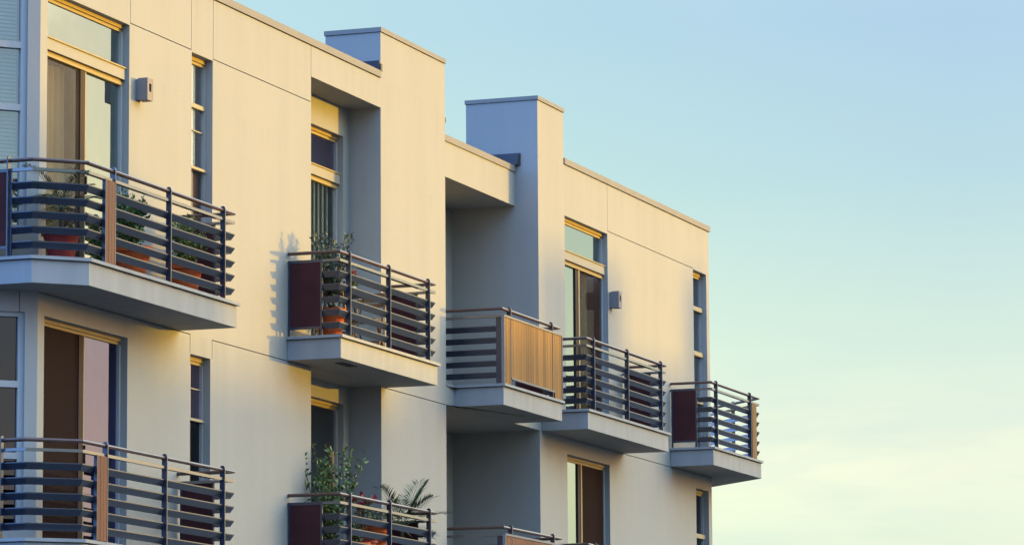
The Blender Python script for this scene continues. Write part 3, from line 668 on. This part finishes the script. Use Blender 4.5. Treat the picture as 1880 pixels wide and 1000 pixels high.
def potted_bush(t, n, zf, r0, r1, hgt, cr, ctop, nleaf, L, label, lm=LEAF, pm=TERRA, cat='potted plant', spread=1.0, nstem=9, elong=.35, cz=None, flowers=None):
    o = thing('potted_plant', (t, n, zf), label, cat, None)
    pot(o, (t, n, zf), r0, r1, hgt, pm)
    st = MB(); fo = MB(); base = Vector((t, n, zf+hgt*.88)); tips = []
    for k in range(nstem):
        a = 2*math.pi*k/nstem+random.uniform(-.3, .3); rad = cr*random.uniform(.25, 1)*spread
        tip = Vector((t+rad*math.cos(a), n+rad*math.sin(a)*.75, zf+hgt+(ctop-hgt)*random.uniform(.6, 1)))
        mid = (base+tip)/2+Vector((random.uniform(-.04, .04), random.uniform(-.04, .04), .05)); tips.append((base, mid, tip))
        st.tube([base, mid, tip], [.009, .006, .003], 5)
    st.build('stem', BARK, o)
    for i in range(nleaf):
        b_, mi, ti = random.choice(tips); u = random.uniform(.15, 1)
        p = b_*(1-u)**2+mi*2*u*(1-u)+ti*u*u; p = p+rv()*cr*elong*(.6 if u > .8 else 1)
        if p.z < zf+hgt*.9: p.z = zf+hgt*.9+random.uniform(0, .1)
        d = rv()+Vector((0, 0, .5)); leaf(fo, p, d, rv(), L*random.uniform(.6, 1.2), L*.5)
    fo.build('foliage', lm, o)
    if flowers:
        for k in range(flowers[0]):
            fl = MB(); b_, mi, ti = random.choice(tips); c = ti+rv()*.06
            for j in range(11): leaf(fl, c, rv(), rv(), flowers[2], flowers[2]*.9)
            fl.build('flower', flowers[1], o)
    return o
def frond(m_, base, d, L, droop, nl, ll, w=.012):
    d = d.normalized(); pts = []; p = Vector(base); dd = d.copy()
    for k in range(11): pts.append(p.copy()); dd = (dd+Vector((0, 0, -droop))).normalized(); p = p+dd*L/10
    m_.tube(pts, [.006*(1-k/12) for k in range(11)], 4)
    for k in range(nl):
        u = .18+.82*k/nl; i = min(int(u*10), 9); q_ = pts[i].lerp(pts[i+1], u*10-i); tg = (pts[i+1]-pts[i]).normalized()
        sd = tg.cross(Vector((0, 0, 1))); sd = sd.normalized() if sd.length > .01 else Vector((1, 0, 0))
        ln = ll*math.sin(math.pi*(.12+.83*u))**.7
        for sg in (-1, 1): leaf(m_, q_, tg*.75+sd*sg*.8+Vector((0, 0, random.uniform(-.15, .12))), Vector((0, 0, 1)), ln, w*1.4)
def potted_palm(t, n, zf, r0, r1, hgt, stemh, fr, label, pm=TERRA, ll=.2):
    o = thing('potted_palm', (t, n, zf), label, 'potted plant'); pot(o, (t, n, zf), r0, r1, hgt, pm)
    s_ = MB(); top = Vector((t, n, zf+hgt+stemh)); s_.tube([(t, n, zf+hgt*.85), (t+.01, n, zf+hgt+stemh*.5), top], [.03, .026, .022], 8); s_.build('trunk', BARK, o)
    m_ = MB()
    for az, elv, L, dr in fr:
        a, e = R(az), R(elv); frond(m_, top, Vector((math.cos(a)*math.cos(e), math.sin(a)*math.cos(e), math.sin(e))), L, dr, 22, ll)
    m_.build('frond', PALM, o)
# upper left balcony
potted_palm(-.13, .33, FU, .13, .20, .33, .22, [(170, 35, .6, .10), (200, 60, .7, .10), (-30, 35, .85, .07), (0, 50, .85, .09), (-60, 45, .7, .10), (90, 40, .5, .1), (20, 30, .95, .05), (240, 30, .6, .1), (120, 60, .6, .1), (-15, 62, .8, .09), (-45, 20, .7, .09)], 'small palm in a dark red pot on the corner balcony', TERRADK, .17)
potted_bush(1.47, .38, FU, .15, .23, .36, .28, .94, 1500, .066, 'leafy green bush in a terracotta pot behind the timber strip', LEAF, TERRA)
potted_bush(2.86, .40, FU, .13, .20, .35, .29, .88, 1150, .062, 'sparse yellow green shrub in an orange pot near the panel end', LEAFY, TERRA, nstem=7)
# upper middle balcony
potted_bush(7.10, .42, FU, .125, .185, .36, .38, 1.34, 1150, .062, 'tall wispy olive shrub in an orange pot behind the side panel', LEAFOL, TERRA, nstem=15, elong=.18)
# lower middle balcony
o = potted_bush(7.45, .25, FL, .15, .22, .40, .58, 1.76, 1150, .075, 'tall climber on an orange cane above the lower balcony rail', LEAF, TERRADK, nstem=17, elong=.10, spread=1.0)
m_ = MB(); m_.tube([(7.62, .22, FL+.3), (7.64, .22, FL+1.2), (7.63, .22, FL+1.62)], .022, 7); m_.build('cane', CANE, o)
potted_bush(8.05, .45, FL, .12, .18, .62, .22, 1.12, 260, .05, 'red flowering plant at the lower balcony rail', LEAF, TERRADK, flowers=(8, PETAL, .05), nstem=8)
potted_bush(8.42, .46, FL, .11, .16, .80, .12, .95, 40, .05, 'bright orange pot of low leaves behind the lower slats', LEAFY, TERRA, nstem=5)
potted_bush(7.75, .50, FL, .11, .16, .50, .20, .78, 220, .05, 'low pot of pink flowers and leaves on the lower balcony', LEAF, TERRA, flowers=(5, PETAL, .035), nstem=8)
potted_palm(9.66, .34, FL, .14, .20, .42, .40, [(15, 62, .72, .02), (200, 58, .66, .05), (60, 66, .66, .03), (-20, 48, .8, .05), (100, 50, .6, .05), (-60, 35, .7, .08), (160, 45, .7, .07), (185, 30, .75, .08), (230, 40, .6, .08), (40, 35, .7, .06), (0, 12, 1.0, .05), (-12, -8, 1.0, .03), (10, -20, .9, .02)], 'potted palm with spiky fronds at the end of the lower balcony', TERRADK, .32)

# bistro set on the upper middle balcony
def bistro_chair(t, n, zf, rz, label):
    o = thing('folding_chair', (t, n, zf), label, 'chair', 'folding chairs on the balcony'); c, s_ = math.cos(rz), math.sin(rz)
    T = lambda x, y, z_: (t+x*c-y*s_, n+x*s_+y*c, zf+z_)
    for sg in (-1, 1):
        m_ = MB(); m_.bar(T(-.19, sg*.19, 0), T(.17, sg*.19, .84), .028, .016); m_.build('leg', TEAK, o)
        m_ = MB(); m_.bar(T(.19, sg*.165, 0), T(-.17, sg*.165, .46), .028, .016); m_.build('leg', TEAK, o)
    m_ = MB()
    for k in range(6): m_.box(0, 0, 0, 0, 0, 0) if False else m_.bar(T(-.19+k*.07, -.18, .45), T(-.19+k*.07, .18, .45), .05, .014)
    m_.build('seat', TEAK, o)
    m_ = MB()
    for k in range(3): m_.bar(T(.105+k*.028, -.19, .66+k*.07), T(.105+k*.028, .19, .66+k*.07), .016, .05)
    m_.build('backrest', TEAK, o)
    m_ = MB(); m_.bar(T(-.12, -.19, .17), T(-.12, .19, .17), .016, .02); m_.bar(T(.12, -.165, .17), T(.12, .165, .17), .016, .02); m_.build('stretcher', TEAK, o)
o = thing('bistro_table', (8.35, .12, FU), 'small round folding table between two chairs on the upper balcony', 'table')
m_ = MB(); m_.lathe((8.35, .12, FU+.70), [(.0, 0), (.30, 0), (.31, .012), (.30, .025), (0, .025)], 28); m_.build('tabletop', BLKMETAL, o)
for sg in (-1, 1):
    m_ = MB(); m_.tube([(8.35-.24, .12+sg*.16, FU), (8.35+.2, .12+sg*.16, FU+.70)], .011, 6); m_.build('leg', BLKMETAL, o)
    m_ = MB(); m_.tube([(8.35+.24, .12+sg*.14, FU), (8.35-.2, .12+sg*.14, FU+.70)], .011, 6); m_.build('leg', BLKMETAL, o)
bistro_chair(7.72, .16, FU, math.pi, 'folding teak chair nearest the olive shrub')
bistro_chair(8.98, .16, FU, 0, 'folding teak chair at the panel end of the table')
o = thing('flower_vase', (8.42, .18, FU+.725), 'small vase of red flowers standing on the balcony table', 'vase')
m_ = MB(); m_.lathe((8.42, .18, FU+.725), [(.03, 0), (.045, .04), (.035, .09), (.025, .1)], 14); m_.build('vase', CERAM, o)
m_ = MB()
for k in range(26): leaf(m_, Vector((8.42, .18, FU+.82)), rv()+Vector((0, 0, .9)), rv(), .12, .03)
for k in range(6):
    c = Vector((8.42, .18, FU+.94))+rv()*.07; fl = MB()
    for j in range(9): leaf(fl, c, rv(), rv(), .045, .04)
    fl.build('flower', PETALOR, o)
m_.build('foliage', LEAFY, o)

# ------------------------------------------------------------------ across the street: the house that throws the evening shade, and trees
ud = Vector((math.cos(SUN_AZ), -math.sin(SUN_AZ)))          # along its front (t, n)
sd2 = Vector((math.sin(SUN_AZ), math.cos(SUN_AZ)))          # towards the sun
LH = 120.0; RISE = LH*math.tan(SUN_EL)/1.0
H = thing('terraced_house', (ud.x*6+sd2.x*LH, ud.y*6+sd2.y*LH, 0), 'long stepped brick terrace across the street', 'building')
def hpt(u, s_): p = ud*u+sd2*(LH+s_); return (p.x, p.y)
def block(name, m, u0, u1, zs0, s0, s1, zbase=0, zs1=None):
    m_ = MB(); a, b_, c, d = hpt(u0, s0), hpt(u1, s0), hpt(u1, s1), hpt(u0, s1); z0_, z1_ = zs0+RISE, (zs1 if zs1 is not None else zs0)+RISE
    m_.add([(*a, zbase), (*b_, zbase), (*c, zbase), (*d, zbase), (*a, z0_), (*b_, z1_), (*c, z1_), (*d, z0_)],
           [(0, 1, 2, 3), (4, 5, 6, 7), (0, 1, 5, 4), (1, 2, 6, 5), (2, 3, 7, 6), (3, 0, 4, 7)]); return m_.build(name, m, H)
block('wall', BRICK, -26, -4, 9.6, 0, 9); block('wall', BRICK, -4, 2.3, 10.7, 0, 9, 0, 8.45)
block('wall', BRICK, 2.3, 8.3, 6.85, 0, 9); block('wall', BRICK, 8.3, 12.5, 7.9, 0, 9); block('wall', BRICK, 12.5, 15.6, 9.4, 0, 9)
block('wall', BRICK, 15.6, 22, 8.1, 0, 9); block('chimney', BRICK, 18.1, 19.0, 9.75, 1, 2, 9.0); block('wall', BRICK, 22, 45, 9.0, 0, 9)
m_ = MB()
for u in [x*2.6-24 for x in range(26)]:
    for z in (1.2, 4.4, 7.6):
        a, b_ = hpt(u, -.03), hpt(u+1.1, -.03); m_.quad((*a, z), (*b_, z), (*b_, z+1.6), (*a, z+1.6))
m_.build('window', GLASSDK, H)
def tree(t, n, hgt, cr, label, nleaf=2600):
    o = thing('street_tree', (t, n, 0), label, 'tree', 'trees across the street'); tr = MB(); cl = MB(); blobs = []
    tr.tube([(t, n, 0), (t+.1, n, hgt*.25), (t, n+.1, hgt*.55)], [.3, .22, .14], 10)
    for k in range(9):
        a = 2.4*k; rad = cr*random.uniform(.3, .75); p = Vector((t+rad*math.cos(a), n+rad*math.sin(a), hgt*random.uniform(.5, .88)))
        tr.tube([(t, n, hgt*random.uniform(.3, .5)), (Vector((t, n, hgt*.5))+p)/2, p], [.10, .07, .03], 6); blobs.append((p, cr*random.uniform(.35, .55)))
    tr.build('trunk', BARK, o)
    for i in range(nleaf):
        c, r_ = random.choice(blobs); p = c+rv().normalized()*r_*random.uniform(.5, 1.05); leaf(cl, p, rv(), rv(), .34, .22)
    cl.build('crown', TREEL, o)
tree(56, 13.5, 8.8, 2.6, 'bushy street tree down the road past the building')
tree(-15, 40, 9.5, 3.4, 'broad street tree opposite the corner bay')
tree(-10, 52, 12, 4.0, 'tall street tree set back opposite the corner bay')
